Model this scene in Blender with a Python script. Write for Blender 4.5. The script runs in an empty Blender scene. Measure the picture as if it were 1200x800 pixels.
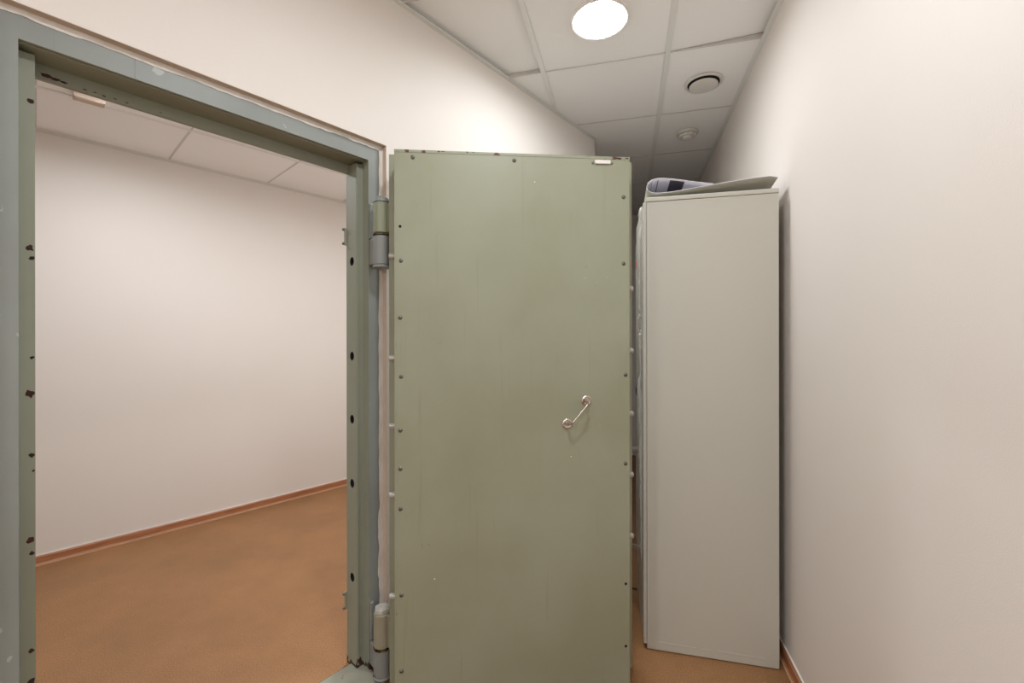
import bpy, bmesh, math, random
from mathutils import Vector, Matrix
random.seed(7)
C = bpy.context.scene
COL = C.collection
# ------------------------------------------------------------------ camera
EYE = 1.29                      # height of the lens above the floor
cam_d = bpy.data.cameras.new('camera'); cam = bpy.data.objects.new('camera', cam_d); COL.objects.link(cam)
cam_d.sensor_width = 36; cam_d.lens = 15.39; cam_d.shift_y = -4/1200; cam_d.clip_start = .02
cam.location = (0, 0, EYE)
cam.rotation_euler = (Matrix.Rotation(math.radians(90), 3, 'X') @ Matrix.Rotation(math.radians(-0.08), 3, 'Z')).to_euler()
C.camera = cam
# ------------------------------------------------------------------ world, exposure
C.view_settings.view_transform = 'Standard'; C.view_settings.look = 'None'
C.view_settings.gamma = 1; C.view_settings.use_curve_mapping = False
C.view_settings.exposure = 0.26
w = bpy.data.worlds.new('world'); C.world = w; w.use_nodes = True
w.node_tree.nodes['Background'].inputs[0].default_value = (1, .95, .9, 1)
w.node_tree.nodes['Background'].inputs[1].default_value = .05
# lamp settings used by the downlight builder
LAMP_W = 10.0; LAMP_COL = (.94, .985, 1.05)

# ------------------------------------------------------------------ frames of reference
def rad(a): return math.radians(a)
class Fr:
    """plan frame turned by th degrees: u runs away along the wall, v across it"""
    def __init__(s, th, left=True):
        t = rad(th); s.d = Vector((math.sin(t), math.cos(t), 0))
        s.n = Vector((-math.cos(t), math.sin(t), 0)) if left else Vector((math.cos(t), -math.sin(t), 0))
    def p(s, u, v, z=0.0): return s.d*u + s.n*v + Vector((0, 0, z))
L = Fr(40.0)                    # wall with the steel doorway, face at v=1.49
B = Fr(42.5)                    # far wall of the side room, face at v=3.676
R = Fr(14.7, False)             # corridor wall on the right, face at v=.60
WL = 1.49; WR = .61; WB = 3.676
HC = EYE + 1.35                 # corridor ceiling
HB = EYE + 1.185                # side room ceiling

# ------------------------------------------------------------------ materials
def mat(name, col, rough=.6, metal=0, bump=0, bscale=200, spec=.5, var=None, vscale=3, vamt=.0, emit=None, estr=0):
    m = bpy.data.materials.new(name); m.use_nodes = True
    nt = m.node_tree; b = nt.nodes['Principled BSDF']
    b.inputs['Base Color'].default_value = (*col, 1); b.inputs['Roughness'].default_value = rough
    b.inputs['Metallic'].default_value = metal; b.inputs['Specular IOR Level'].default_value = spec
    tc = nt.nodes.new('ShaderNodeTexCoord')
    if var:
        n = nt.nodes.new('ShaderNodeTexNoise'); n.inputs['Scale'].default_value = vscale; n.inputs['Detail'].default_value = 6
        nt.links.new(tc.outputs['Object'], n.inputs['Vector'])
        r = nt.nodes.new('ShaderNodeValToRGB'); r.color_ramp.elements[0].position = .5-vamt; r.color_ramp.elements[1].position = .5+vamt
        r.color_ramp.elements[0].color = (*col, 1); r.color_ramp.elements[1].color = (*var, 1)
        nt.links.new(n.outputs['Fac'], r.inputs[0]); nt.links.new(r.outputs[0], b.inputs['Base Color'])
    if bump:
        n2 = nt.nodes.new('ShaderNodeTexNoise'); n2.inputs['Scale'].default_value = bscale; n2.inputs['Detail'].default_value = 4
        nt.links.new(tc.outputs['Object'], n2.inputs['Vector'])
        bp = nt.nodes.new('ShaderNodeBump'); bp.inputs['Strength'].default_value = bump; bp.inputs['Distance'].default_value = .002
        nt.links.new(n2.outputs['Fac'], bp.inputs['Height']); nt.links.new(bp.outputs[0], b.inputs['Normal'])
    if emit:
        b.inputs['Emission Color'].default_value = (*emit, 1); b.inputs['Emission Strength'].default_value = estr
    return m

def worn(name, col, col2, spot, thr=.70, rough=.45, vscale=2.5, sscale=18, streak=True, bump=.15, low=None, low_h=.06):
    """painted steel: two tones in large clouds, faint streaks, small chips/stains of colour `spot`;
       low = colour showing through flaked paint along the foot of the piece"""
    m = bpy.data.materials.new(name); m.use_nodes = True
    nt = m.node_tree; N = nt.nodes; K = nt.links; b = N['Principled BSDF']
    b.inputs['Roughness'].default_value = rough
    tc = N.new('ShaderNodeTexCoord')
    def noise(sc, det, mp=None):
        n = N.new('ShaderNodeTexNoise'); n.inputs['Scale'].default_value = sc; n.inputs['Detail'].default_value = det
        if mp:
            q = N.new('ShaderNodeMapping'); q.inputs['Scale'].default_value = mp
            K.new(tc.outputs['Object'], q.inputs[0]); K.new(q.outputs[0], n.inputs['Vector'])
        else: K.new(tc.outputs['Object'], n.inputs['Vector'])
        return n.outputs['Fac']
    def ramp(f, p0, p1):
        r = N.new('ShaderNodeMapRange'); r.inputs['From Min'].default_value = p0; r.inputs['From Max'].default_value = p1
        K.new(f, r.inputs['Value']); return r.outputs[0]
    def mix(f, a, c):
        x = N.new('ShaderNodeMix'); x.data_type = 'RGBA'
        K.new(f, x.inputs[0])
        for s_, v in ((6, a), (7, c)):
            if isinstance(v, tuple): x.inputs[s_].default_value = (*v, 1)
            else: K.new(v, x.inputs[s_])
        return x.outputs[2]
    c = mix(ramp(noise(vscale, 5), .35, .65), col, col2)
    if streak:
        d = tuple(x*.95 for x in col2)
        c = mix(ramp(noise(6, 5, (9, 9, .35)), .62, .78), c, d)
    c = mix(ramp(noise(sscale, 3), thr, thr+.02), c, spot)
    if low:
        sx = N.new('ShaderNodeSeparateXYZ'); K.new(tc.outputs['Object'], sx.inputs[0])
        a = N.new('ShaderNodeMath'); a.operation = 'MULTIPLY_ADD'
        K.new(noise(38, 4), a.inputs[0]); a.inputs[1].default_value = .16; a.inputs[2].default_value = -.16*.5
        s_ = N.new('ShaderNodeMath'); s_.operation = 'ADD'; K.new(sx.outputs[2], s_.inputs[0]); K.new(a.outputs[0], s_.inputs[1])
        c = mix(ramp(s_.outputs[0], low_h*.55, low_h*.45), c, low)
    K.new(c, b.inputs['Base Color'])
    bp = N.new('ShaderNodeBump'); bp.inputs['Strength'].default_value = bump; bp.inputs['Distance'].default_value = .002
    K.new(noise(45, 5), bp.inputs['Height']); K.new(bp.outputs[0], b.inputs['Normal'])
    return m

M = {}
M['wall'] = mat('cream_wall_paint', (.82, .765, .71), .62, bump=.16, bscale=330, var=(.805, .745, .685), vscale=1.5, vamt=.2, spec=.3)
M['plaster'] = mat('white_plaster', (.88, .85, .80), .9, bump=.8, bscale=90, var=(.78, .73, .66), vscale=14, vamt=.15)
M['reveal'] = mat('beige_plaster_reveal', (.62, .50, .40), .9, bump=.6, bscale=120)
M['dry'] = mat('dry_plaster_lump', (.52, .50, .45), .9, bump=.8, bscale=70, var=(.40, .38, .33), vscale=30, vamt=.1)
M['tile'] = mat('ceiling_board', (.96, .945, .92), .95, bump=.3, bscale=400)
M['bar'] = mat('white_grid_metal', (.84, .84, .80), .5)
M['cross'] = mat('grey_white_cross_bar', (.68, .65, .61), .6)
M['white'] = mat('white_plastic', (.76, .72, .66), .4)
M['ring'] = mat('white_lamp_ring', (.85, .82, .78), .35)
M['dark'] = mat('dark_gap', (.012, .01, .01), .9)
M['glow'] = mat('lamp_diffuser', (1, 1, 1), .5, emit=(.96, .985, 1.0), estr=34)
M['green'] = worn('sage_green_enamel', (.335, .350, .255), (.300, .308, .212), (.24, .22, .13), .77, .42, sscale=10)
M['green_edge'] = worn('worn_green_edge', (.33, .345, .25), (.30, .30, .21), (.10, .035, .02), .62, .5, sscale=26)
M['frame_green'] = worn('frame_green_paint', (.305, .325, .255), (.285, .30, .23), (.09, .04, .02), .80, .55, sscale=20, low=(.055, .022, .012), low_h=.05)
M['frame_blue'] = worn('frame_grey_blue_paint', (.29, .32, .298), (.245, .262, .242), (.40, .42, .40), .70, .45, sscale=22, low=(.055, .022, .012), low_h=.05)
M['hinge_grey'] = worn('grey_hinge_paint', (.27, .28, .265), (.24, .25, .235), (.35, .33, .28), .72, .4, sscale=30, low=(.05, .02, .012), low_h=.02)
M['hinge_green'] = worn('green_hinge_paint', (.28, .30, .20), (.25, .265, .18), (.12, .08, .03), .72, .35, sscale=30)
M['hinge_cream'] = worn('cream_smeared_paint', (.33, .31, .23), (.29, .265, .19), (.55, .50, .42), .68, .6, sscale=30)
M['rust'] = mat('rusty_chip', (.07, .022, .015), .9, bump=.8, bscale=60, var=(.03, .012, .01), vscale=60, vamt=.1)
M['brass'] = mat('oily_brass_washer', (.30, .20, .06), .4, metal=.7, var=(.05, .03, .01), vscale=60, vamt=.08)
M['screw'] = mat('dull_screw_steel', (.20, .18, .15), .45, metal=.6)
M['chrome'] = mat('chrome', (.62, .57, .52), .2, metal=1)
M['bolt'] = mat('pale_bolt_steel', (.46, .43, .39), .35, metal=.3)
M['cab'] = worn('pale_grey_cabinet_enamel', (.57, .56, .49), (.56, .545, .475), (.58, .57, .52), .80, .38, vscale=1.5, sscale=9, streak=False, bump=.05)
M['cab_edge'] = mat('cabinet_edge', (.60, .59, .53), .4)
M['black'] = mat('black_plastic', (.012, .012, .016), .3)
M['red'] = mat('red_sticker', (.75, .10, .05), .5)
M['paper_back'] = mat('grey_card_back', (.47, .45, .38), .7)
M['concrete'] = worn('grey_green_concrete', (.36, .36, .28), (.28, .27, .21), (.16, .12, .08), .66, .85, sscale=30, streak=False, bump=.8)

def m_film():
    m = bpy.data.materials.new('clear_stretch_film'); m.use_nodes = True
    nt = m.node_tree; b = nt.nodes['Principled BSDF']
    b.inputs['Base Color'].default_value = (.80, .78, .72, 1); b.inputs['Roughness'].default_value = .25
    tc = nt.nodes.new('ShaderNodeTexCoord'); q = nt.nodes.new('ShaderNodeMapping'); q.inputs['Scale'].default_value = (60, 60, 6)
    n = nt.nodes.new('ShaderNodeTexNoise'); n.inputs['Scale'].default_value = 1; n.inputs['Detail'].default_value = 5
    nt.links.new(tc.outputs['Object'], q.inputs[0]); nt.links.new(q.outputs[0], n.inputs['Vector'])
    r = nt.nodes.new('ShaderNodeMapRange'); r.inputs['From Min'].default_value = .35; r.inputs['From Max'].default_value = .65
    r.inputs['To Min'].default_value = .35; r.inputs['To Max'].default_value = .8
    nt.links.new(n.outputs['Fac'], r.inputs[0]); nt.links.new(r.outputs[0], b.inputs['Alpha'])
    return m
M['film'] = m_film()

def m_floor():
    m = bpy.data.materials.new('brown_mottled_linoleum'); m.use_nodes = True
    nt = m.node_tree; N = nt.nodes; K = nt.links; b = N['Principled BSDF']
    b.inputs['Roughness'].default_value = .5; b.inputs['Specular IOR Level'].default_value = .35
    tc = N.new('ShaderNodeTexCoord')
    def ns(sc, det):
        n = N.new('ShaderNodeTexNoise'); n.inputs['Scale'].default_value = sc; n.inputs['Detail'].default_value = det
        n.inputs['Roughness'].default_value = .7
        K.new(tc.outputs['Object'], n.inputs['Vector']); return n
    fine = ns(240, 5); r = N.new('ShaderNodeValToRGB'); e = r.color_ramp.elements
    e[0].position = .33; e[0].color = (.20, .090, .034, 1); e[1].position = .68; e[1].color = (.46, .25, .12, 1)
    x = e.new(.5); x.color = (.325, .162, .068, 1)
    K.new(fine.outputs['Fac'], r.inputs[0])
    big = ns(2.2, 6); mr = N.new('ShaderNodeMapRange'); mr.inputs['From Min'].default_value = .35; mr.inputs['From Max'].default_value = .65
    mr.inputs['To Min'].default_value = .86; mr.inputs['To Max'].default_value = 1.1
    K.new(big.outputs['Fac'], mr.inputs[0])
    mx = N.new('ShaderNodeVectorMath'); mx.operation = 'SCALE'; K.new(r.outputs[0], mx.inputs[0]); K.new(mr.outputs[0], mx.inputs['Scale'])
    K.new(mx.outputs[0], b.inputs['Base Color'])
    bp = N.new('ShaderNodeBump'); bp.inputs['Strength'].default_value = .12; bp.inputs['Distance'].default_value = .001
    K.new(fine.outputs['Fac'], bp.inputs['Height']); K.new(bp.outputs[0], b.inputs['Normal'])
    return m
M['floor'] = m_floor()

def m_wood():
    m = bpy.data.materials.new('reddish_wood_skirting'); m.use_nodes = True
    nt = m.node_tree; N = nt.nodes; K = nt.links; b = N['Principled BSDF']; b.inputs['Roughness'].default_value = .4
    tc = N.new('ShaderNodeTexCoord'); q = N.new('ShaderNodeMapping'); q.inputs['Scale'].default_value = (3, 3, 90)
    n = N.new('ShaderNodeTexNoise'); n.inputs['Scale'].default_value = 2; n.inputs['Detail'].default_value = 6
    K.new(tc.outputs['Object'], q.inputs[0]); K.new(q.outputs[0], n.inputs['Vector'])
    r = N.new('ShaderNodeValToRGB'); e = r.color_ramp.elements
    e[0].position = .35; e[0].color = (.34, .13, .055, 1); e[1].position = .65; e[1].color = (.48, .21, .10, 1)
    K.new(n.outputs['Fac'], r.inputs[0]); K.new(r.outputs[0], b.inputs['Base Color']); return m
M['wood'] = m_wood()
M['wood_light'] = mat('pale_skirting_lip', (.66, .42, .26), .4)

def m_print():
    """white printed inner face of the rolled sheet: text lines and a dark picture block, by UV"""
    m = bpy.data.materials.new('printed_white_sheet'); m.use_nodes = True
    nt = m.node_tree; N = nt.nodes; K = nt.links; b = N['Principled BSDF']; b.inputs['Roughness'].default_value = .5
    uv = N.new('ShaderNodeUVMap'); s = N.new('ShaderNodeSeparateXYZ'); K.new(uv.outputs[0], s.inputs[0])
    def mt(op, a, b_=None):
        x = N.new('ShaderNodeMath'); x.operation = op
        for i, v in enumerate((a, b_)):
            if v is None: continue
            if isinstance(v, (int, float)): x.inputs[i].default_value = v
            else: K.new(v, x.inputs[i])
        return x.outputs[0]
    def rng(c, lo, hi): return mt('MULTIPLY', mt('GREATER_THAN', c, lo), mt('LESS_THAN', c, hi))
    U, V = s.outputs[0], s.outputs[1]
    block = mt('MULTIPLY', rng(U, .60, .72), rng(V, .03, .6))
    lines = mt('MULTIPLY', mt('LESS_THAN', mt('FRACT', mt('MULTIPLY', U, 38)), .35), mt('MULTIPLY', rng(U, .14, .36), rng(V, .04, .7)))
    n = N.new('ShaderNodeTexNoise'); n.inputs['Scale'].default_value = 60; K.new(uv.outputs[0], n.inputs['Vector'])
    lines = mt('MULTIPLY', lines, mt('GREATER_THAN', n.outputs['Fac'], .45))
    one = mt('MULTIPLY', rng(U, .45, .462), rng(V, .05, .7))
    k = mt('MAXIMUM', mt('MAXIMUM', block, one), lines)
    x = N.new('ShaderNodeMix'); x.data_type = 'RGBA'; K.new(k, x.inputs[0])
    x.inputs[6].default_value = (.88, .87, .93, 1); x.inputs[7].default_value = (.06, .055, .075, 1)
    K.new(x.outputs[2], b.inputs['Base Color']); return m
M['print'] = m_print()

# ------------------------------------------------------------------ mesh helpers
def link(name, bm, mats, parent=None, smooth=False, kind=None, label=None, cat=None, group=None, loc=None, bevel=0):
    me = bpy.data.meshes.new(name)
    bmesh.ops.recalc_face_normals(bm, faces=bm.faces)
    if smooth:
        for f in bm.faces: f.smooth = True
    bm.to_mesh(me); bm.free()
    for m_ in (mats if isinstance(mats, (list, tuple)) else [mats]): me.materials.append(m_)
    if smooth: me.set_sharp_from_angle(angle=rad(40))
    o = bpy.data.objects.new(name, me); COL.objects.link(o)
    if parent: o.parent = parent
    if loc is not None: o.location = loc
    if bevel:
        bv = o.modifiers.new('bevel', 'BEVEL'); bv.width = bevel; bv.segments = 2; bv.limit_method = 'ANGLE'; bv.angle_limit = rad(50)
    tag(o, label, cat, kind, group); return o
def tag(o, label=None, cat=None, kind=None, group=None):
    for k, v in (('label', label), ('category', cat), ('kind', kind), ('group', group)):
        if v: o[k] = v
def empty(name, loc=(0, 0, 0), **k):
    o = bpy.data.objects.new(name, None); COL.objects.link(o); o.location = loc; o.empty_display_size = .1; tag(o, **k); return o
def prism(bm, pts, z0, z1, mi=0):
    """pts: list of plan Vectors"""
    lo = [bm.verts.new((p.x, p.y, z0)) for p in pts]; hi = [bm.verts.new((p.x, p.y, z1)) for p in pts]
    fs = [bm.faces.new(lo[::-1]), bm.faces.new(hi)]
    n = len(pts)
    for i in range(n): fs.append(bm.faces.new((lo[i], lo[(i+1) % n], hi[(i+1) % n], hi[i])))
    for f in fs: f.material_index = mi
    return fs
def fbox(bm, F, u0, u1, v0, v1, z0, z1, mi=0):
    return prism(bm, [F.p(u0, v0), F.p(u1, v0), F.p(u1, v1), F.p(u0, v1)], z0, z1, mi)
def ring(bm, c, ax, r, seg=24, up=None):
    ax = ax.normalized(); a = ax.orthogonal().normalized() if up is None else (up - ax*up.dot(ax)).normalized(); b_ = ax.cross(a)
    return [bm.verts.new(c + a*r*math.cos(2*math.pi*i/seg) + b_*r*math.sin(2*math.pi*i/seg)) for i in range(seg)]
def lathe(bm, c, ax, prof, seg=24, mi=0, cap=True):
    """prof: list of (offset along axis, radius)"""
    rs = [ring(bm, c + ax.normalized()*h, ax, max(r, 1e-5), seg) for h, r in prof]
    for p, q in zip(rs, rs[1:]):
        for i in range(seg):
            f = bm.faces.new((p[i], p[(i+1) % seg], q[(i+1) % seg], q[i])); f.material_index = mi
    if cap:
        for q in (rs[0][::-1], rs[-1]): bm.faces.new(q).material_index = mi
def tube(bm, pts, r, seg=10, mi=0):
    rs = []; up = Vector((0.13, 0.31, .94))
    for i, p in enumerate(pts):
        t = (pts[min(i+1, len(pts)-1)] - pts[max(i-1, 0)]).normalized()
        rr = r[i] if isinstance(r, (list, tuple)) else r
        rs.append(ring(bm, p, t, rr, seg, up))
    for p, q in zip(rs, rs[1:]):
        for i in range(seg): bm.faces.new((p[i], p[(i+1) % seg], q[(i+1) % seg], q[i])).material_index = mi
    for q in (rs[0][::-1], rs[-1]): bm.faces.new(q).material_index = mi
def clip(poly, u0, u1, v0, v1):
    """Sutherland-Hodgman, poly of (u,v)"""
    for ax, lim, sgn in ((0, u0, 1), (0, u1, -1), (1, v0, 1), (1, v1, -1)):
        out = []
        for i, p in enumerate(poly):
            q = poly[(i+1) % len(poly)]; a = (p[ax]-lim)*sgn; b_ = (q[ax]-lim)*sgn
            if a >= 0: out.append(p)
            if (a >= 0) != (b_ >= 0):
                t = a/(a-b_); out.append((p[0]+(q[0]-p[0])*t, p[1]+(q[1]-p[1])*t))
        poly = out
        if len(poly) < 3: return []
    return poly
def area(poly): return abs(sum(p[0]*q[1]-q[0]*p[1] for p, q in zip(poly, poly[1:]+poly[:1])))/2

# ------------------------------------------------------------------ setting: floor and walls
FRONT_U = -2.6                                   # how far the corridor runs back behind the camera
LEN_L = 2.653                                     # where the doorway wall turns
K0 = L.p(LEN_L, WL)                              # the turn
kn = K0.dot(R.n); ku = K0.dot(R.d)
END = 5.0
corr = [L.p(FRONT_U, WL), K0, R.p(END, kn), R.p(END, WR), R.p(FRONT_U, WR)]
TH = .18
bm = bmesh.new(); prism(bm, [Vector((-6, -4, 0)), Vector((4, -4, 0)), Vector((4, 7, 0)), Vector((-6, 7, 0))], -.08, 0)
floor = link('floor', bm, M['floor'], kind='structure', label='brown mottled linoleum floor running through corridor and side room', cat='floor')

OP0, OP1, OPZ = -.024, 1.0055, EYE+.760           # wall opening around the steel frame
bm = bmesh.new()
fbox(bm, L, FRONT_U-.2, OP0, WL, WL+TH, 0, HC+.3)
fbox(bm, L, OP1, LEN_L, WL, WL+TH, 0, HC+.3)
fbox(bm, L, OP0, OP1, WL, WL+TH, OPZ, HC+.3)
wall_left = link('wall_left', bm, M['wall'], kind='structure', label='cream painted wall around the steel doorway', cat='wall')
bm = bmesh.new()
prism(bm, [K0, R.p(END, kn), R.p(END, kn-.12), K0 + L.n*TH - L.d*.02], 0, HC+.3)
link('wall_left.001', bm, M['wall'], kind='structure', label='narrow corridor wall beyond the turn, behind the steel door', cat='wall')
bm = bmesh.new(); fbox(bm, R, FRONT_U-.2, END+.15, WR, WR+.15, 0, HC+.3)
link('wall_right', bm, M['wall'], kind='structure', label='cream painted wall at the right, beside the grey cabinet', cat='wall')
bm = bmesh.new(); fbox(bm, R, END, END+.15, kn-.12, WR, 0, HC+.3)
link('wall_back', bm, M['wall'], kind='structure', label='dim end wall of the corridor behind the cabinet', cat='wall')
p0, p1 = R.p(FRONT_U, WR), L.p(FRONT_U, WL); d_ = (p1-p0).normalized(); nn = Vector((d_.y, -d_.x, 0)); nn = -nn if nn.dot(p0) < 0 else nn
bm = bmesh.new(); prism(bm, [p0, p1, p1+nn*.15, p0+nn*.15], 0, HC+.3)
link('wall_front', bm, M['wall'], kind='structure', label='cream wall closing the corridor behind the camera', cat='wall')
# side room
A0, A1 = -2.2, 2.45
bm = bmesh.new(); fbox(bm, B, A0-.15, A1+.15, WB, WB+.15, 0, HB+.45)
link('wall_room_back', bm, M['wall'], kind='structure', label='long cream wall of the empty side room seen through the doorway', cat='wall')
def side(u0, u1, name, lab):
    # between the doorway wall's rear face and the far wall
    q0 = B.p(u0, 0); bm = bmesh.new()
    def hit(u): # point on rear face of doorway wall with B.d coordinate u
        v = WL+TH; a = (u - L.n.dot(B.d)*v)/L.d.dot(B.d); return L.p(a, v)
    prism(bm, [hit(u0), hit(u1), B.p(u1, WB), B.p(u0, WB)], 0, HB+.45)
    link(name, bm, M['wall'], kind='structure', label=lab, cat='wall')
side(A1, A1+.12, 'wall_room_right', 'right end wall of the side room')
side(A0-.12, A0, 'wall_room_left', 'left end wall of the side room')

# baseboards
def baseboard(name, F, u0, u1, v, sgn, lab):
    """sgn: direction of the room from the wall face along v"""
    e = empty(name, F.p((u0+u1)/2, v), kind='structure', label=lab, cat='baseboard'); off = -e.location
    prof = [(0, 0), (.016, 0), (.016, .012), (.011, .016), (.011, .048), (.006, .055), (0, .055)]
    bm = bmesh.new()
    ends = [[bm.verts.new(F.p(u, v+sgn*(x+.0005), z)+off) for x, z in prof] for u in (u0, u1)]
    n = len(prof)
    for i in range(n): bm.faces.new((ends[0][i], ends[0][(i+1) % n], ends[1][(i+1) % n], ends[1][i]))
    bm.faces.new(ends[0][::-1]); bm.faces.new(ends[1])
    link('board', bm, M['wood'], e)
    bm = bmesh.new()
    for fs in (fbox(bm, F, u0, u1, min(v+sgn*.016, v+sgn*.0195), max(v+sgn*.016, v+sgn*.0195), .001, .0105),): pass
    bmesh.ops.translate(bm, vec=off, verts=bm.verts); link('lip', bm, M['wood_light'], e, label='pale lip along the foot of the board')
    bm = bmesh.new(); fbox(bm, F, u0, u1, min(v, v+sgn*.005), max(v, v+sgn*.005), .055, .060)
    bmesh.ops.translate(bm, vec=off, verts=bm.verts); link('caulk_line', bm, M['plaster'], e, label='white caulk line on top of the board')
baseboard('baseboard_back', B, A0, A1, WB, -1, 'reddish wood skirting along the side room wall')
baseboard('baseboard_right', R, FRONT_U, END, WR, -1, 'reddish wood skirting along the right wall beside the cabinet')
baseboard('baseboard_left', L, OP1+.02, LEN_L-.01, WL, -1, 'reddish wood skirting behind the open steel door')
bm = bmesh.new()
s0 = Vector((.50, 2.285, 0)); s1 = Vector((.78, 2.19, 0))
prism(bm, [s0, s1, s1+Vector((.005, .014, 0)), s0+Vector((.005, .014, 0))], .0003, .002)
link('seam_strip', bm, mat('dark_floor_seam', (.06, .03, .015), .8), parent=floor)

# ------------------------------------------------------------------ suspended ceilings
def ceiling(name, F, poly, H, us, vs, raised, holes, lab, top):
    """poly plan points of the region; us, vs grid lines; raised {(i,j):(lift, tilt)}; holes {(i,j): r}"""
    e = bmesh.new()
    c = sum(poly, Vector())/len(poly)
    prism(e, [c + (p-c)*1.0 for p in poly], H+.22, H+.30)
    root = link(name, e, M['tile'], kind='structure', label=lab, cat='ceiling')
    P = [(p.dot(F.d), p.dot(F.n)) for p in poly]
    for i in range(len(us)-1):
        for j in range(len(vs)-1):
            g = .0035
            q = clip(P, us[i]+g, us[i+1]-g, vs[j]+g, vs[j+1]-g)
            if len(q) < 3 or area(q) < .003: continue
            lift, tilt = raised.get((i, j), (0, 0))
            bm = bmesh.new()
            if (i, j) in holes:
                r = holes[(i, j)]; cu, cv = (us[i]+us[i+1])/2, (vs[j]+vs[j+1])/2; hu, hv = (us[i+1]-us[i])/2-g, (vs[j+1]-vs[j])/2-g
                seg = 32; rings = []
                for z in (H+.0035, H+.0155):
                    inn, out = [], []
                    for k in range(seg):
                        t = 2*math.pi*k/seg; cx, sx = math.cos(t), math.sin(t); s_ = 1/max(abs(cx), abs(sx))
                        inn.append(bm.verts.new(F.p(cu+cx*r, cv+sx*r, z))); out.append(bm.verts.new(F.p(cu+cx*s_*hu, cv+sx*s_*hv, z)))
                    rings.append((inn, out))
                    for k in range(seg): bm.faces.new((inn[k], inn[(k+1) % seg], out[(k+1) % seg], out[k]))
                for w_ in (0, 1):
                    for k in range(seg): bm.faces.new((rings[0][w_][k], rings[0][w_][(k+1) % seg], rings[1][w_][(k+1) % seg], rings[1][w_][k]))
            else:
                lo, hi = [], []
                vm = min(p[1] for p in q); vM = max(p[1] for p in q)
                for u, v in q:
                    z = H+.0035+lift+tilt*(v-vm)/(vM-vm); lo.append(bm.verts.new(F.p(u, v, z))); hi.append(bm.verts.new(F.p(u, v, z+.014)))
                n = len(q); bm.faces.new(lo[::-1]); bm.faces.new(hi)
                for k in range(n): bm.faces.new((lo[k], lo[(k+1) % n], hi[(k+1) % n], hi[k]))
            link('ceiling_tile', bm, M['tile'], root)
    def bars(lines, along_u):
        hw = .0115 if along_u else .0045
        for l in lines:
            q = clip(P, -9, 9, l-hw, l+hw) if along_u else clip(P, l-hw, l+hw, -9, 9)
            if len(q) < 3 or area(q) < .002: continue
            bm = bmesh.new(); z0 = H + (0 if along_u else .0008)
            prism(bm, [F.p(u, v) for u, v in q], z0, z0+.002)
            q2 = clip(P, -9, 9, l-.001, l+.001) if along_u else clip(P, l-.001, l+.001, -9, 9)
            if len(q2) > 2: prism(bm, [F.p(u, v) for u, v in q2], z0+.002, z0+.035)
            link('grid_bar', bm, M['bar'] if along_u else M['cross'], root)
    bars(vs[1:-1], True); bars(us[1:-1], False)
    for p, q in zip(poly, poly[1:]+poly[:1]):           # wall angle all round
        d = (q-p).normalized(); n = Vector((-d.y, d.x, 0))
        if n.dot(c-p) < 0: n = -n
        bm = bmesh.new(); prism(bm, [p, q, q+n*.022, p+n*.022], H-.001, H+.0015)
        prism(bm, [p, q, q+n*.0015, p+n*.0015], H+.0015, H+.026)
        link('wall_angle', bm, M['bar'], root)
    return root
us = [1.595+.6*k for k in range(-7, 7)]; vs = [.19+.6*k for k in range(-5, 2)]
ui = lambda u: min(range(len(us)), key=lambda k: abs(us[k]-u)); vi = lambda v: min(range(len(vs)), key=lambda k: abs(vs[k]-v))
lamps_c = [(1.895, -.11), (.695, -.11), (-1.105, -1.31), (-1.705, -.11)]
holes = {(ui(u-.3), vi(v-.3)): .112 for u, v in lamps_c}
raised = {(ui(1.595), vi(-1.01)): (.016, 0), (ui(.995), vi(-1.01)): (.016, 0), (ui(1.595), vi(.19)): (0, .022)}
ceiling('ceiling', R, corr, HC, us, vs, raised, holes, 'white tiled suspended ceiling of the corridor', 0)
usb = [.005+.6*k for k in range(-4, 6)]; vsb = [3.04+.6*k for k in range(-4, 3)]
def hitL(u):
    v = WL+TH; a = (u - L.n.dot(B.d)*v)/L.d.dot(B.d); return L.p(a, v)
room = [hitL(A0), hitL(A1), B.p(A1, WB), B.p(A0, WB)]
uib = lambda u: min(range(len(usb)), key=lambda k: abs(usb[k]-u)); vib = lambda v: min(range(len(vsb)), key=lambda k: abs(vsb[k]-v))
lamps_b = [(-.295, 2.74), (1.505, 2.14), (.305, 2.14)]
lamps_b = [(.305, 2.74), (1.505, 2.14)]
ceiling('ceiling.001', B, room, HB, usb, vsb, {(uib(-.595), vib(3.04)): (.012, 0)}, {(uib(u-.3), vib(v-.3)): .112 for u, v in lamps_b}, 'white tiled suspended ceiling of the side room', 0)

# ------------------------------------------------------------------ downlights
def downlight(F, u, v, H, lab, power):
    e = empty('ceiling_lamp', F.p(u, v, H), label=lab, cat='ceiling light', group='round recessed ceiling lights')
    Z = Vector((0, 0, 1)); O = Vector((0, 0, 0))
    bm = bmesh.new(); lathe(bm, O, Z, [(.0035, .126), (-.003, .124), (-.005, .118), (-.002, .109), (.007, .107), (.009, .111)], 48, cap=False)
    link('trim_ring', bm, M['ring'], e, smooth=True)
    bm = bmesh.new(); lathe(bm, O, Z, [(.006, .108), (.03, .106), (.06, .09), (.06, 0.001)], 48, cap=False)
    link('housing', bm, M['ring'], e, smooth=True)
    bm = bmesh.new(); lathe(bm, O, Z, [(.0075, .107), (-.006, .103), (-.012, .08), (-.015, .04), (-.016, .001)], 48, cap=False)
    link('diffuser', bm, M['glow'], e, smooth=True, label='glowing white disc')
    ld = bpy.data.lights.new('lamp', 'AREA'); ld.shape = 'DISK'; ld.size = .20; ld.energy = power; ld.color = LAMP_COL; ld.spread = rad(172)
    lo = bpy.data.objects.new('lamp', ld); COL.objects.link(lo); lo.parent = e; lo.location = (0, 0, -.018)
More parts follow.
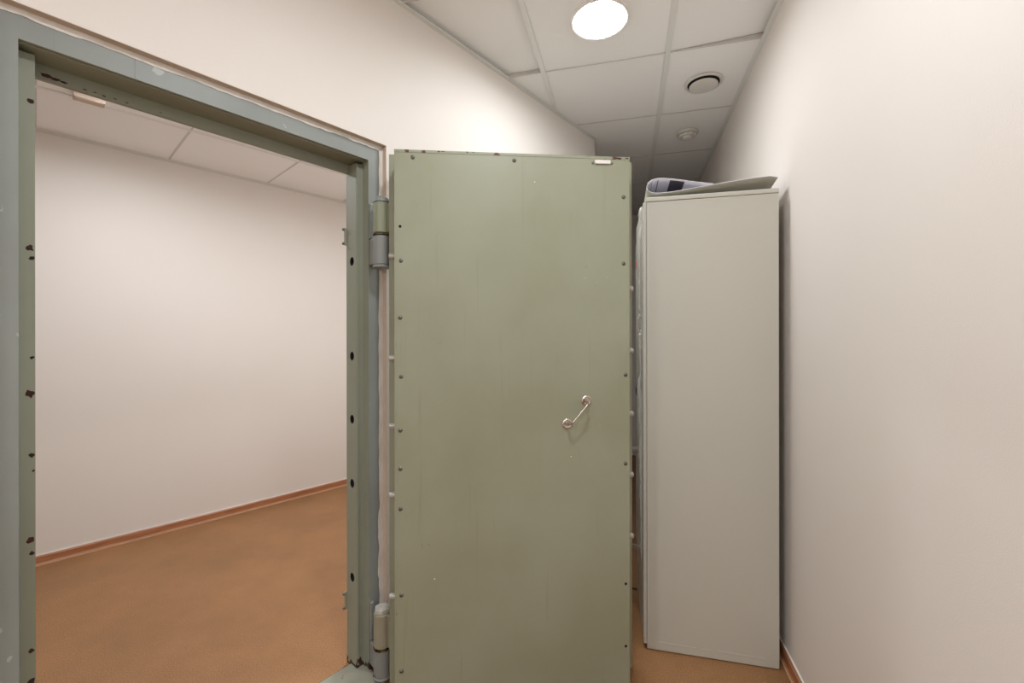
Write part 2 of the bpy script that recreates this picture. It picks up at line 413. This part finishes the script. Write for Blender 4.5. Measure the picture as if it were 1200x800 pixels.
downlight(R, *lamps_c[0], HC, 'round glowing ceiling light beyond the top of the steel door', LAMP_W*.42)
downlight(R, *lamps_c[1], HC, 'round ceiling light above the front of the steel door', LAMP_W*.74)
downlight(R, *lamps_c[2], HC, 'unseen round fill light added behind the camera in the corridor', LAMP_W*1.05)  # out of view, added as fill for the near walls and ceiling
downlight(R, *lamps_c[3], HC, 'unseen round fill light added behind the camera beside the front wall', LAMP_W*1.05)  # another added fill lamp, never in view
downlight(B, *lamps_b[0], HB, 'round ceiling light of the side room nearest its long wall', LAMP_W*.68)
downlight(B, *lamps_b[1], HB, 'round ceiling light of the side room near its right end', LAMP_W*1.25)

# round vent
e = empty('ceiling_vent', R.p(2.505, .395, HC), label='round white air vent in the ceiling beside the right wall', cat='vent')
Z = Vector((0, 0, -1)); O = Vector()
bm = bmesh.new(); lathe(bm, O, Z, [(0, .096), (.004, .094), (.006, .082), (.003, .079), (-.002, .079)], 48, cap=False); link('trim_ring', bm, M['white'], e, smooth=True)
bm = bmesh.new(); lathe(bm, O, Z, [(-.0015, .080), (.004, .079)], 48); link('throat', bm, M['dark'], e, label='dark ring-shaped slot')
bm = bmesh.new(); lathe(bm, O, Z, [(.001, .02), (.009, .064), (.013, .071), (.016, .071), (.018, .064)], 48); link('vent_disc', bm, M['white'], e, smooth=True)
# smoke detector
e = empty('smoke_detector', R.p(3.085, .388, HC), label='small round smoke detector on the ceiling further along', cat='smoke detector')
bm = bmesh.new(); lathe(bm, O, Z, [(0, .068), (.008, .068), (.011, .060)], 40); link('base', bm, M['white'], e, smooth=True)
bm = bmesh.new(); lathe(bm, O, Z, [(.013, .052), (.020, .056), (.027, .054), (.030, .046)], 40); link('chamber', bm, M['white'], e, smooth=True)
bm = bmesh.new(); lathe(bm, O, Z, [(.030, .030), (.036, .030), (.041, .022), (.043, .012)], 32); link('cap', bm, M['white'], e, smooth=True)
for k in range(10):
    t = 2*math.pi*k/10; bm = bmesh.new()
    c = Vector((math.cos(t)*.0545, math.sin(t)*.0545, -.021)); 
    bmesh.ops.create_cube(bm, size=1, matrix=Matrix.Translation(c) @ Matrix.Rotation(t, 4, 'Z') @ Matrix.Diagonal((.003, .012, .0018, 1)))
    link('slot', bm, M['dark'], e)
# small box on the side room ceiling
e = empty('ceiling_box', B.p(.18, 3.0, HB), label='small white box on the side room ceiling, half hidden by the frame head', cat='sensor')
off = -e.location
bm = bmesh.new(); fbox(bm, B, .128, .240, 2.955, 3.015, HB-.022, HB); bmesh.ops.translate(bm, vec=off, verts=bm.verts); link('housing', bm, M['reveal'], e, bevel=.002)
bm = bmesh.new(); fbox(bm, B, .133, .235, 2.962, 3.008, HB-.024, HB-.022); bmesh.ops.translate(bm, vec=off, verts=bm.verts); link('grille', bm, M['reveal'], e)

# ------------------------------------------------------------------ steel door frame (trim_1)
trim = empty('trim_1', L.p(.47, WL+.03, 0), kind='structure', label='old steel door frame, grey-blue in front and sage green inside, at the left', cat='door frame')
toff = -trim.location
def tlink(name, bm, m, **k):
    bmesh.ops.translate(bm, vec=toff, verts=bm.verts); return link(name, bm, m, k.pop('parent', trim), **k)
FO, FI, FS = .994, .9417, .914       # outer, inner, step (right side)
MID = .4918
b0, b1, b2 = 1.515, 1.557, 1.629
ZO, ZI, ZS = EYE+.749, EYE+.690, EYE+.654
BZ = [.302, -.070, -.318, -.570, -.939]
def jamb(sg):
    X = lambda a: a if sg > 0 else 2*MID-a
    bm = bmesh.new(); FOo = FO if sg > 0 else FO
    def q(pts, mi): 
        f = bm.faces.new([bm.verts.new(L.p(X(a), v, z)) for a, v, z in pts]); f.material_index = mi
    z0 = 0.0
    q([(FO, b0, z0), (FI, b0, z0), (FI, b0, ZO), (FO, b0, ZO)], 1)         # front face
    q([(FI, b0, z0), (FI, b1, z0), (FI, b1, ZI), (FI, b0, ZI)], 0)         # first reveal
    q([(FI, b1, z0), (FS, b1, z0), (FS, b1, ZI-.008), (FI, b1, ZI-.008)], 0)  # step
    q([(FI, b1, ZI-.008), (FS, b1, ZI-.008), (FS, b2, ZI-.008), (FI, b2, ZI-.008)], 0)
    # holed reveal: stack of cells
    vm = 1.588; rr = .0125; ez = .0215; zs = [z0]; 
    for z in sorted(BZ):
        zc = EYE+z; zs += [zc-.035, zc+.035]
    zs.append(ZI-.008)
    for i in range(len(zs)-1):
        lo, hi = zs[i], zs[i+1]
        if i % 2 == 0: q([(FS, b1, lo), (FS, b2, lo), (FS, b2, hi), (FS, b1, hi)], 0); continue
        seg = 24; cz = (lo+hi)/2; inn, out, dp = [], [], []
        for k in range(seg):
            t = 2*math.pi*k/seg; cx, sx = math.cos(t), math.sin(t)
            inn.append(bm.verts.new(L.p(X(FS), vm+cx*rr*1.15, cz+sx*ez*.8)))
            dp.append(bm.verts.new(L.p(X(FS+.03), vm+cx*rr*1.15, cz+sx*ez*.8)))
            s_ = 1/max(abs(cx), abs(sx)); ox, oz = cx*s_, sx*s_
            out.append(bm.verts.new(L.p(X(FS), (vm+ox*(b2-vm)) if ox > 0 else vm+ox*(vm-b1), cz+oz*.035)))
        for k in range(seg):
            bm.faces.new((inn[k], inn[(k+1) % seg], out[(k+1) % seg], out[k])).material_index = 0
            bm.faces.new((inn[k], inn[(k+1) % seg], dp[(k+1) % seg], dp[k])).material_index = 2
        bm.faces.new(dp).material_index = 2
    q([(FS, b2, z0), (FO, b2, z0), (FO, b2, ZO), (FS, b2, ZO)], 0)
    q([(FO, b2, z0), (FO, b0, z0), (FO, b0, ZO), (FO, b2, ZO)], 0)
    bmesh.ops.remove_doubles(bm, verts=bm.verts, dist=.0002)
    tlink('jamb', bm, [M['frame_green'], M['frame_blue'], M['dark']])
    bm = bmesh.new()                                                     # welded angle along the step
    if sg < 0: bm.free(); return
    u0, u1 = sorted((X(FS+.001), X(FS+.006))); fbox(bm, L, u0, u1, b1-.006, b1, .02, ZI-.010)
    tlink('welded_bead', bm, M['frame_green'], bevel=.002)
jamb(1); jamb(-1)
bm = bmesh.new()
U0, U1 = 2*MID-FI, FI
prof = [(b0, ZO, 1), (b0, ZI, 0), (1.616, ZI, 0), (1.616, ZS, 0), (b2, ZS, 0), (b2, ZO, 0)]
ends = [[bm.verts.new(L.p(u, v, z)) for v, z, _ in prof] for u in (U0, U1)]
for i in range(len(prof)):
    f = bm.faces.new((ends[0][i], ends[0][(i+1) % 6], ends[1][(i+1) % 6], ends[1][i])); f.material_index = 1 if i == 0 else 0
bm.faces.new(ends[0][::-1]); bm.faces.new(ends[1])
tlink('head', bm, [M['frame_green'], M['frame_blue']])
bm = bmesh.new(); fbox(bm, L, U0, U1, b0+.012, b0+.018, ZI-.003, ZI); tlink('welded_bead', bm, M['frame_green'], bevel=.0015)
# weld seam across the head's face
bm = bmesh.new(); fbox(bm, L, .247, .2485, b0-.0008, b0+.002, ZI+.002, ZO-.002); tlink('weld_seam', bm, M['screw'])
# threshold
bm = bmesh.new(); fbox(bm, L, 2*MID-FO+.002, .948, 1.420, 1.600, .0005, .008)
tlink('threshold', bm, M['concrete'], bevel=.003, label='grey-green concrete threshold strip')
bm = bmesh.new(); fbox(bm, L, 2*MID-FS, FS, 1.600, 1.6035, .0005, .0045); tlink('floor_edge', bm, M['dark'])
# plaster collar: fills the slot between frame and wall, ragged where it laps over the paint
def ragged(n, lo, hi, k=2): 
    v = [random.uniform(lo, hi) for _ in range(n)]
    for _ in range(k-1): v = [(v[max(i-1, 0)]+2*v[i]+v[min(i+1, n-1)])/4 for i in range(n)]
    return v
def collar(path_out, path_in, depth):
    """both paths: list of (u,z); front at b0-.0015"""
    bm = bmesh.new(); fr = [[bm.verts.new(L.p(u, b0-.0018, z)) for u, z in pth] for pth in (path_out, path_in)]
    bk = [[bm.verts.new(L.p(u, depth, z)) for u, z in pth] for pth in (path_out, path_in)]
    for i in range(len(path_out)-1):
        bm.faces.new((fr[0][i], fr[0][i+1], fr[1][i+1], fr[1][i]))
        bm.faces.new((fr[1][i], fr[1][i+1], bk[1][i+1], bk[1][i]))
        bm.faces.new((fr[0][i], fr[0][i+1], bk[0][i+1], bk[0][i]))
    tlink('plaster_collar', bm, M['plaster'], label='ragged white plaster edge')
n = 110; zz = [OPZ*i/(n-1) for i in range(n)]
jr = ragged(n, .001, .008); 
jr = [j*(2.0 if .35 < z < .62 else 1.0) for j, z in zip(jr, zz)]
collar([(OP1+.0005, z) for z in zz], [(FO-.002-j, min(z, ZO-.002)) for z, j in zip(zz, jr)], b0+.001)
jr2 = ragged(n, .001, .006)
collar([(OP0-.0005, z) for z in zz], [(2*MID-FO+.002+j, min(z, ZO-.002)) for z, j in zip(zz, jr2)], b0+.001)
n = 90; uu = [OP0+(OP1-OP0)*i/(n-1) for i in range(n)]; jr = ragged(n, .001, .009)
collar([(u, OPZ+.0005) for u in uu], [(u, ZO-.001-j) for u, j in zip(uu, jr)], b0+.001)
# packing behind the collar so no light passes round the frame
bm = bmesh.new()
fbox(bm, L, FO+.0005, OP1, b0+.001, WL+TH, 0, OPZ); fbox(bm, L, OP0, 2*MID-FO-.0005, b0+.001, WL+TH, 0, OPZ)
fbox(bm, L, 2*MID-FO-.0005, FO+.0005, b0+.001, WL+TH, ZO+.0005, OPZ)
tlink('mortar', bm, M['reveal'])
# beige facing of the cut wall edge
bm = bmesh.new()
fbox(bm, L, OP1-.0012, OP1+.0002, WL+.0005, b0-.001, 0, OPZ); fbox(bm, L, OP0-.0002, OP0+.0012, WL+.0005, b0-.001, 0, OPZ)
fbox(bm, L, OP0, OP1, WL+.0005, b0-.001, OPZ-.0012, OPZ+.0002)
tlink('reveal_facing', bm, M['reveal'])
# paint chips
def chip(F3, r, k=9, mt='rust', th=.0006):
    """F3(x,y,h) -> world point; irregular flake"""
    bm = bmesh.new(); lo, hi = [], []
    for i in range(k):
        t = 2*math.pi*i/k; q = r*random.uniform(.55, 1.1)
        lo.append(bm.verts.new(F3(math.cos(t)*q*.8, math.sin(t)*q, 0))); hi.append(bm.verts.new(F3(math.cos(t)*q*.7, math.sin(t)*q*.9, th)))
    bm.faces.new(hi)
    for i in range(k): bm.faces.new((lo[i], lo[(i+1) % k], hi[(i+1) % k], hi[i]))
    return bm
LS = 2*MID-FS                                   # left step edge
for y, r, da in ((119, .008, .008), (290, .010, .009), (302, .007, .006), (418, .005, .005), (460, .011, .008), (532, .007, .006), (550, .004, .003), (630, .011, .008), (646, .006, .006), (760, .007, .007), (796, .012, .008)):
    z = EYE+(396-y)/513*1.054
    tlink('paint_chip', chip(lambda x, q, h: L.p(LS-da+x, b1-.0003-h, z+q), r), M['rust'])
for a, zo, r in ((.07, .673, .009), (.085, .670, .008), (.10, .669, .007), (.14, .667, .003), (.16, .668, .0025), (.178, .666, .003), (.20, .668, .003), (.225, .667, .0025), (.30, .669, .002)):
    tlink('paint_chip', chip(lambda x, q, h: L.p(a+.022+x*2, 1.616-.0003-h, EYE+zo-.006+q*.6), r), M['rust'])
for a, z, r in ((.900, .016, .020), (.912, .03, .016), (.935, .025, .028), (.955, .05, .020), (.930, .075, .010), (.945, .005, .02)):
    v = b0 if a+.018 > FI else b1
    tlink('paint_chip', chip(lambda x, q, h: L.p(a+.018+x*.6, v-.0003-h, max(z+q, .002)), r, 13), M['rust'])
# small roller plates on the room side of the right jamb
for zc in (.405, -1.045):
    bm = bmesh.new(); fbox(bm, L, FS-.008, FS+.02, b2+.001, b2+.006, EYE+zc-.035, EYE+zc+.035)
    pl = tlink('striker_plate', bm, M['frame_green'], bevel=.002)
    for dz in (-.028, .028):
        bm = bmesh.new(); lathe(bm, L.p(FS-.008, b2+.004, EYE+zc+dz), -L.d, [(0, .006), (.006, .005), (.008, .002)], 10)
        tlink('screw', bm, M['screw'], parent=trim)
# hinge halves fixed on the frame
HX = L.p(.951, 1.440)
def hinge_half(z0, z1, m, parent, off, name='hinge_barrel', r=.031, top=True, label=None):
    bm = bmesh.new(); Zu = Vector((0, 0, 1)); c = Vector((HX.x, HX.y, z0)); h = z1-z0
    lathe(bm, c, Zu, [(0, r-.005), (.004, r), (h-.004, r), (h, r-.004)], 36)
    bmesh.ops.translate(bm, vec=off, verts=bm.verts); return link(name, bm, m, parent, smooth=True, label=label)
for z0, zm, z1, m, mcap in ((EYE+.262, EYE+.385, EYE+.510, M['hinge_grey'], M['hinge_grey']), (.012, EYE-1.166, EYE-1.03, M['hinge_grey'], M['hinge_cream'])):
    hinge_half(z0+.012, zm, m, trim, toff, label='grey lower hinge barrel')
    bm = bmesh.new(); lathe(bm, Vector((HX.x, HX.y, z0)), Vector((0, 0, 1)), [(0, .020), (.004, .033), (.010, .033), (.014, .028)], 36); tlink('hinge_cap', bm, m, smooth=True)
    bm = bmesh.new(); prism(bm, [L.p(.9425, b0), L.p(.931, 1.446), L.p(.951, 1.440), L.p(.978, b0)], z0+.02, zm-.004); tlink('hinge_web', bm, m, bevel=.004)
    bm = bmesh.new(); fbox(bm, L, .9425, .958, b0-.012, b0-.0003, zm-.0, z1+.01); tlink('hinge_leaf', bm, M['frame_blue'], bevel=.003)
    bm = bmesh.new(); lathe(bm, Vector((HX.x, HX.y, zm)), Vector((0, 0, 1)), [(0, .026), (.0015, .033), (.005, .033), (.0065, .026)], 30); tlink('washer', bm, M['brass'], smooth=True, label='oily brass washer')

# ------------------------------------------------------------------ open steel door (door_1)
D0 = Vector((-.412, 1.532, 0)); D1 = Vector((.4317, 1.605, 0))
du = (D1-D0).normalized(); dw = Vector((-du.y, du.x, 0)); DW = (D1-D0).length
class DF: pass
D = DF(); D.d = du; D.n = dw; D.p = lambda u, v, z=0.0: du*u + dw*v + Vector((0, 0, z))
door = empty('door_1', (D0.x, D0.y, 0), kind='structure', label='sage green steel security door standing open, small chrome handle on its face', cat='door')
DT = EYE+.661; DBZ = .022
def db(name, u0, u1, v0, v1, z0, z1, m, bevel=0, **k):
    bm = bmesh.new(); fbox(bm, D, u0, u1, v0, v1, z0, z1); return link(name, bm, m, k.pop('parent', door), bevel=bevel, **k)
db('inner_sheet', 0, DW, 0, .004, DBZ, DT, M['green'], .0012)
db('core', .010, DW-.010, .0042, .085, DBZ+.005, DT-.006, M['green_edge'], .001)
db('edge_strip', .0035, .0095, .0042, .075, DBZ+.006, DT-.008, M['green_edge'])
db('edge_strip', DW-.0095, DW-.0035, .0042, .075, DBZ+.006, DT-.008, M['green_edge'])
db('outer_slab', -.034, DW+.040, .0855, .128, DBZ-.008, EYE+.679, M['green'], .002)
db('edge_strip', 0.0, DW, -.0012, -.0002, DT-.009, DT+.0005, M['green_edge'], label='rust-speckled top edge')
db('edge_strip', .0060, .0072, -.0008, -.0001, DBZ, DT-.010, M['green_edge'])
ZV = Vector((0, 0, 1))
# locking bolts on both edges
for k, z in enumerate(BZ):
    zl = z-.003
    bm = bmesh.new(); lathe(bm, D.p(.004, .045, EYE+zl*.985), -du, [(0, .0115), (.024, .0115), (.030, .009)], 18); link('locking_bolt', bm, M['bolt'], door, smooth=True)
for z in (.185, -.048, -.285, -.514, -.745):
    bm = bmesh.new(); lathe(bm, D.p(DW-.004, .045, EYE+z), du, [(0, .0115), (.026, .0115), (.032, .009)], 18); link('locking_bolt', bm, M['bolt'], door, smooth=True)
# screws on the inner sheet: (pixel x, pixel y, dark hole?)
def on_door(px, py):
    rx, rz = (px-600)/513, (396-py)/513
    # ray (rx,1)*t meets the sheet plane
    n_ = dw; t = n_.dot(D0)/(n_.x*rx+n_.y); P = Vector((rx*t, t, 0)); return (P-D0).dot(du), EYE+rz*t
scr = [(484,184,0),(603,188,0),(469,265,1),(470,305,0),(469,372,0),(470,441,0),(469,504,0),(469,549,0),(469,596,0),(470,697,0),(470,786,0),
       (731,231,0),(731,309,0),(733,439,0),(733,543,0),(733,684,1),(733,757,1)]
for px, py, h in scr:
    u, z = on_door(px, py)
    if h:
        bm = bmesh.new(); lathe(bm, D.p(u, 0, z), -dw, [(0, .0052), (.0006, .0046)], 14); link('screw_hole', bm, M['dark'], door, label='empty dark screw hole'); continue
    bm = bmesh.new(); lathe(bm, D.p(u, 0, z), -dw, [(0, .0075), (.0016, .007), (.0036, .0045), (.0042, .001)], 14)
    s_ = link('screw', bm, M['screw'], door, smooth=True)
    bm = bmesh.new(); t = random.uniform(0, 3.1); c = D.p(u, -.0042, z)
    bmesh.ops.create_cube(bm, size=1, matrix=Matrix.Translation(c) @ Matrix(((du.x, dw.x, 0, 0), (du.y, dw.y, 0, 0), (0, 0, 1, 0), (0, 0, 0, 1))) @ Matrix.Rotation(t, 4, 'Y') @ Matrix.Diagonal((.009, .0008, .0014, 1)))
    link('slot', bm, M['dark'], s_)
# seal tag at the top right
u, z = on_door(706.5, 190.5)
db('seal_tag', u-.030, u+.028, -.007, -.0003, z-.007, z+.007, M['ring'], .002, label='white plastic seal tag')
for s_ in (-.036, .036):
    bm = bmesh.new(); lathe(bm, D.p(u+s_, 0, z-.003), -dw, [(0, .005), (.002, .004)], 10); link('screw', bm, M['screw'], door)
# pull handle
h0 = on_door(687, 469.5); h1 = on_door(664.5, 496.5)
hd = empty('handle', (0, 0, 0)); hd.parent = door; hd['label'] = 'thin chrome pull handle set at a slant'
def P3(q, o): return D.p(q[0], o, q[1])
for q in (h0, h1):
    bm = bmesh.new(); lathe(bm, P3(q, 0), -dw, [(0, .0185), (.0025, .0185), (.0045, .0165), (.005, .0145), (.0038, .0125), (.0038, .008), (.010, .0072), (.014, .005)], 28); link('rosette', bm, M['chrome'], hd, smooth=True)
    bm = bmesh.new(); lathe(bm, P3((q[0]-.007, q[1]+.003), -.0040), -dw, [(0, .0035), (.001, .0035)], 10); link('screw_head', bm, M['screw'], hd)
a_, b_ = P3(h0, -.010), P3(h1, -.010); nrm = -dw; pts = []
HP = .034
for i in range(25):
    t = i/24
    lift = HP*min(1, (1-(1-min(t, 1-t)/.16)**2) if min(t, 1-t) < .16 else 1)
    pts.append(a_.lerp(b_, t) + nrm*lift)
bm = bmesh.new(); tube(bm, pts, [.0052-.0018*math.sin(math.pi*i/24) for i in range(25)], 10); link('rod', bm, M['chrome'], hd, smooth=True)
# paint marks on the sheet
for px, py, r, m in ((719, 193, .003, 'plaster'), (708, 187, 0, None), (627, 213, .003, 'plaster'), (669, 535, .0035, 'plaster'), (509, 678, .0035, 'plaster'), (494, 639, .0022, 'rust'), (502, 638, .002, 'rust'), (700, 331, .0015, 'plaster'), (712, 325, .0015, 'plaster'), (686, 326, .0015, 'plaster')):
    if not m: continue
    u, z = on_door(px, py); link('paint_speck', chip(lambda x, q, h: D.p(u+x, -.0001-h, z+q), r, 7, th=.0003), M[m], door)
for px, py, r in ((520, 177.5, .004), (555, 178.5, .003), (645, 181, .006), (690, 183, .005), (725, 186, .007), (735, 186, .005)):
    u, z = on_door(px, py); link('paint_chip', chip(lambda x, q, h: D.p(u+x*2.5, -.0013-h, min(z+q*.5, DT-.001)), r, 9, th=.0003), M['rust'], door)
# curved scratch and stains, thin flakes of old varnish
M['stain'] = mat('yellowed_stain', (.32, .325, .215), .5)
u0_, z0_ = on_door(524, 556); 
bm = bmesh.new(); cs = [on_door(524+18*math.sin(t*1.5), 556+62*t) for t in [i/14 for i in range(15)]]
vv = []
for i, (u, z) in enumerate(cs):
    wd = .0035*math.sin(math.pi*(i+.4)/15); vv.append((bm.verts.new(D.p(u-wd, -.00015, z)), bm.verts.new(D.p(u+wd, -.00015, z))))
for p, q in zip(vv, vv[1:]): bm.faces.new((p[0], p[1], q[1], q[0]))
link('scratch', bm, M['stain'], door)
for px, py, r in ((505, 197, .020), (661, 742, .016), (702, 500, .012), (687, 312, .008)):
    u, z = on_door(px, py); link('stain', chip(lambda x, q, h: D.p(u+x, -.00005-h, z+q), r, 17, th=.0001), M['stain'], door)
# upper hinge barrels belong to the door, with straps onto the slab
for zm, z1, m, mc in ((EYE+.392, EYE+.510, M['hinge_green'], M['hinge_green']), (EYE-1.159, EYE-1.03, M['hinge_cream'], M['dry'])):
    o = Vector((-D0.x, -D0.y, 0)); 
    hinge_half(zm, z1, m, door, o, label='upper hinge barrel')
    bm = bmesh.new(); lathe(bm, Vector((HX.x-D0.x, HX.y-D0.y, z1)), ZV, [(0, .028), (.002, .031), (.014, .028 if mc is not M['dry'] else .030), (.022, .018)], 24 if mc is not M['dry'] else 6)
    link('hinge_cap', bm, mc if mc is M['dry'] else M['hinge_grey'], door, smooth=mc is not M['dry'])
    c = Vector((HX.x-D0.x, HX.y-D0.y, 0)); q0 = D.p(-.034, .10); 
    bm = bmesh.new(); prism(bm, [c+dw*.0+Vector((.012, -.006, 0)), q0-dw*.006+du*.001, q0+dw*.022+du*.001, c+Vector((.006, .024, 0))], zm+.004, z1-.004); link('hinge_web', bm, m, door, bevel=.003)

# ------------------------------------------------------------------ grey steel cabinet
ca = rad(13.8); CF = DF(); CF.d = Vector((math.sin(ca), math.cos(ca), 0)); CF.n = Vector((math.cos(ca), -math.sin(ca), 0))
CF.p = lambda u, v, z=0.0: CF.d*u + CF.n*v + Vector((0, 0, z))   # u: width, away; v: depth, to the wall
cab = empty('cabinet', (.5585, 1.815, 0), label='tall pale grey steel cabinet seen from its side, standing against the right wall', cat='cabinet')
CW, CD, CH = .88, .492, EYE+.581
def cb(name, u0, u1, v0, v1, z0, z1, m=None, bevel=0, parent=None, **k):
    bm = bmesh.new(); fbox(bm, CF, u0, u1, v0, v1, z0, z1); return link(name, bm, m or M['cab'], parent or cab, bevel=bevel, **k)
cb('side_panel', 0, .018, .0, CD, .003, CH-.019, bevel=.0025)
cb('side_panel', CW-.018, CW, .0, CD, .003, CH-.019, bevel=.0025)
cb('back_panel', .018, CW-.018, CD-.006, CD, .003, CH-.019)
cb('top_panel', -.002, CW+.002, -.003, CD+.001, CH-.018, CH, bevel=.003)
cb('plinth', .018, CW-.018, .012, .030, .003, .07)
cb('bottom_panel', .018, CW-.018, .03, CD-.006, .07, .085)
# faint weld line along the foot and raised hem at the front corner
for v0, v1 in ((.03, .19), (.215, .245), (.27, .44)): cb('weld_line', -.0012, -.0001, v0, v1, .036, .0385, M['cab_edge'], label='pale weld line')
cb('corner_hem', -.0015, -.0001, .002, .007, .02, CH-.022, M['cab_edge'])
for k, z in enumerate((.45, .86, 1.27, 1.55)): cb('shelf', .019, CW-.019, .03, CD-.008, z, z+.02)
# doors: lower pair closed, near leaf slightly ajar
def leaf(u0, u1, z0, z1, ajar, hinge_u, lab=None):
    """door leaf in the front plane, turned about a vertical axis at hinge_u"""
    bm = bmesh.new(); fbox(bm, CF, u0, u1, -.014, -.0006, z0, z1)
    c = CF.p(hinge_u, -.0006)
    bmesh.ops.rotate(bm, cent=c, matrix=Matrix.Rotation(rad(ajar), 3, 'Z'), verts=bm.verts)
    return link('door', bm, M['cab'], cab, bevel=.002, label=lab)
dn = leaf(.001, CW/2-.002, .022, CH-.020, 1.5, .001, 'near cabinet door')
df = leaf(CW/2+.002, CW-.006, .022, CH-.024, 0, CW-.006)
# lock on the near leaf
bm = bmesh.new(); lathe(bm, CF.p(.235, -.0205, EYE-.245), -CF.n, [(0, .050), (.004, .046), (.012, .030), (.016, .012)], 24)
for v in bm.verts: v.co.z = (v.co.z-(EYE-.245))*.85+(EYE-.245)
link('handle_cup', bm, M['black'], dn, smooth=True, label='round black handle cup')
for u_, z_ in ((.60, .33), (.60, -.30)):
    bm = bmesh.new(); fbox(bm, CF, u_-.012, u_+.012, -.020, -.0135, EYE+z_-.028, EYE+z_+.028); link('label_tag', bm, M['ring'], df, label='small white tag')
bm = bmesh.new(); fbox(bm, CF, .40, .41, -.0275, -.0240, EYE+.355, EYE+.385); link('sticker', bm, M['red'], dn, label='small red sticker')

# ------------------------------------------------------------------ torn stretch film on the cabinet's front
FOFF = -cab.location
def ribbon(pts, wd, name='film_strand', seg=3):
    """pts: world points, wd widths; crumpled ribbon with a shallow V section"""
    bm = bmesh.new(); rows = []
    for i, p in enumerate(pts):
        t = (pts[min(i+1, len(pts)-1)]-pts[max(i-1, 0)]).normalized()
        s_ = t.cross(Vector((.3, 1, .05))).normalized(); w_ = wd[i]/2; k = t.cross(s_)
        j = random.uniform(-.0015, .0015)
        rows.append([bm.verts.new(p - s_*w_ + k*j), bm.verts.new(p + k*(.3*w_)), bm.verts.new(p + s_*w_ - k*j)])
    for a, b2_ in zip(rows, rows[1:]):
        for i in range(2): bm.faces.new((a[i], a[i+1], b2_[i+1], b2_[i]))
    bmesh.ops.translate(bm, vec=FOFF, verts=bm.verts)
    o = link(name, bm, M['film'], cab, smooth=True, label='torn clear stretch film')
    so = o.modifiers.new('thick', 'SOLIDIFY'); so.thickness = .0008; return o
def onp(px, py, Y): return Vector(((px-600)/513*Y, Y, EYE+(396-py)/513*Y))
def way(lst, Y, n=10):
    out, wd = [], []
    for (x0, y0, w0), (x1, y1, w1) in zip(lst, lst[1:]):
        m_ = max(2, int(abs(y1-y0)/6)+2)
        for i in range(m_):
            t = i/m_; out.append(onp(x0+(x1-x0)*t+random.uniform(-.35, .35), y0+(y1-y0)*t, Y)); wd.append((w0+(w1-w0)*t)*random.uniform(.85, 1.15)*Y/513)
    return out, wd

ribbon(*way([(752.5, 243, 3), (750, 250, 4), (749.5, 258, 2), (751, 266, 4), (750.5, 272, 5), (749.5, 284, 3.5), (749.5, 330, 2.4), (749.3, 368, 2)], 1.90))
ribbon(*way([(749.6, 368, 2), (746.5, 376, 1.2), (748, 386, 1.2), (750, 393, 2.5)], 1.90))
ribbon(*way([(749.6, 368, 2), (752.5, 377, 1.2), (751.5, 386, 1.2), (750, 393, 2.5)], 1.90))
ribbon(*way([(750, 390, 3), (750, 402, 3), (750.5, 438, 1.6), (748.5, 452, 4), (750, 472, 6), (750.5, 500, 5), (751, 560, 4), (752, 610, 4), (753, 645, 5), (753.5, 676, 2)], 1.90))
ribbon(*way([(754, 690, 2), (756, 705, 1.5), (757.5, 722, 1.2)], 1.86))
# two loose bands reaching from the front edge towards the back of the open door
ribbon([onp(757-2.8*i+random.uniform(-.2, .2), 527+random.uniform(-.6, .6), 1.93+.03*i) for i in range(12)], [.040*random.uniform(.85, 1.1) for _ in range(12)], 'film_band')
ribbon([onp(757-2.8*i, 645-1.2*i*(i < 6)-6*(i >= 6), 1.93+.03*i) for i in range(12)], [.040*random.uniform(.8, 1.2) for _ in range(12)], 'film_band')

# ------------------------------------------------------------------ rolled sheet on the cabinet
sheet = empty('poster_sheet', CF.p(.10, .25, CH)+cab.location, label='large rolled printed sheet with grey back lying on top of the cabinet', cat='poster')
def near(px, py, back=.0):
    # point above the cabinet's near top edge at the given place
    rx = (px-600)/513; O_ = cab.location + CF.d*(.015+back); k = CF.d
    t = (k.x*O_.x+k.y*O_.y)/(k.x*rx+k.y); return Vector((rx*t, t, EYE+(396-py)/513*t))
prof = [(912, 208), (903, 206.5), (885, 208.5), (862, 212), (838, 216), (812, 220.5), (790, 224.5), (774, 226.3), (764, 226), (759.5, 223.5), (758, 219.5), (759.5, 214.5), (764, 211), (771, 209.2), (780, 209.0), (795, 210.5), (812, 212.8), (828, 214.6), (836, 215.2)]
P = [near(*q) for q in prof]
rest = CH+.0025
bm = bmesh.new(); uvl = bm.loops.layers.uv.new('uv'); rows = []; NV = 10
half = 9
for j in range(NV+1):
    f = j/NV; row = []
    for i, p in enumerate(P):
        q = p + CF.d*(.42*f)
        if i <= half: zr = rest + (.010 if i < 2 else 0)*(1-f); q.z = p.z*(1-min(1, f*2.2)) + zr*min(1, f*2.2) if True else 0
        else: q.z = p.z - (.012+.012*(i-half)/10)*f
        q.z = max(q.z, rest+(0 if i <= half else .004))
        row.append(bm.verts.new(q - sheet.location))
    rows.append(row)
n = len(P)
for j in range(NV):
    for i in range(n-1):
        fc = bm.faces.new((rows[j][i], rows[j][i+1], rows[j+1][i+1], rows[j+1][i]))
        for lp, (a, c) in zip(fc.loops, ((i, j), (i+1, j), (i+1, j+1), (i, j+1))): lp[uvl].uv = ((a-half)/(n-1-half), c/NV)
me_o = link('printed_face', bm, [M['paper_back'], M['print']], sheet, smooth=True)
so = me_o.modifiers.new('thick', 'SOLIDIFY'); so.thickness = .0016; so.offset = 0; so.material_offset = 1; so.material_offset_rim = 1
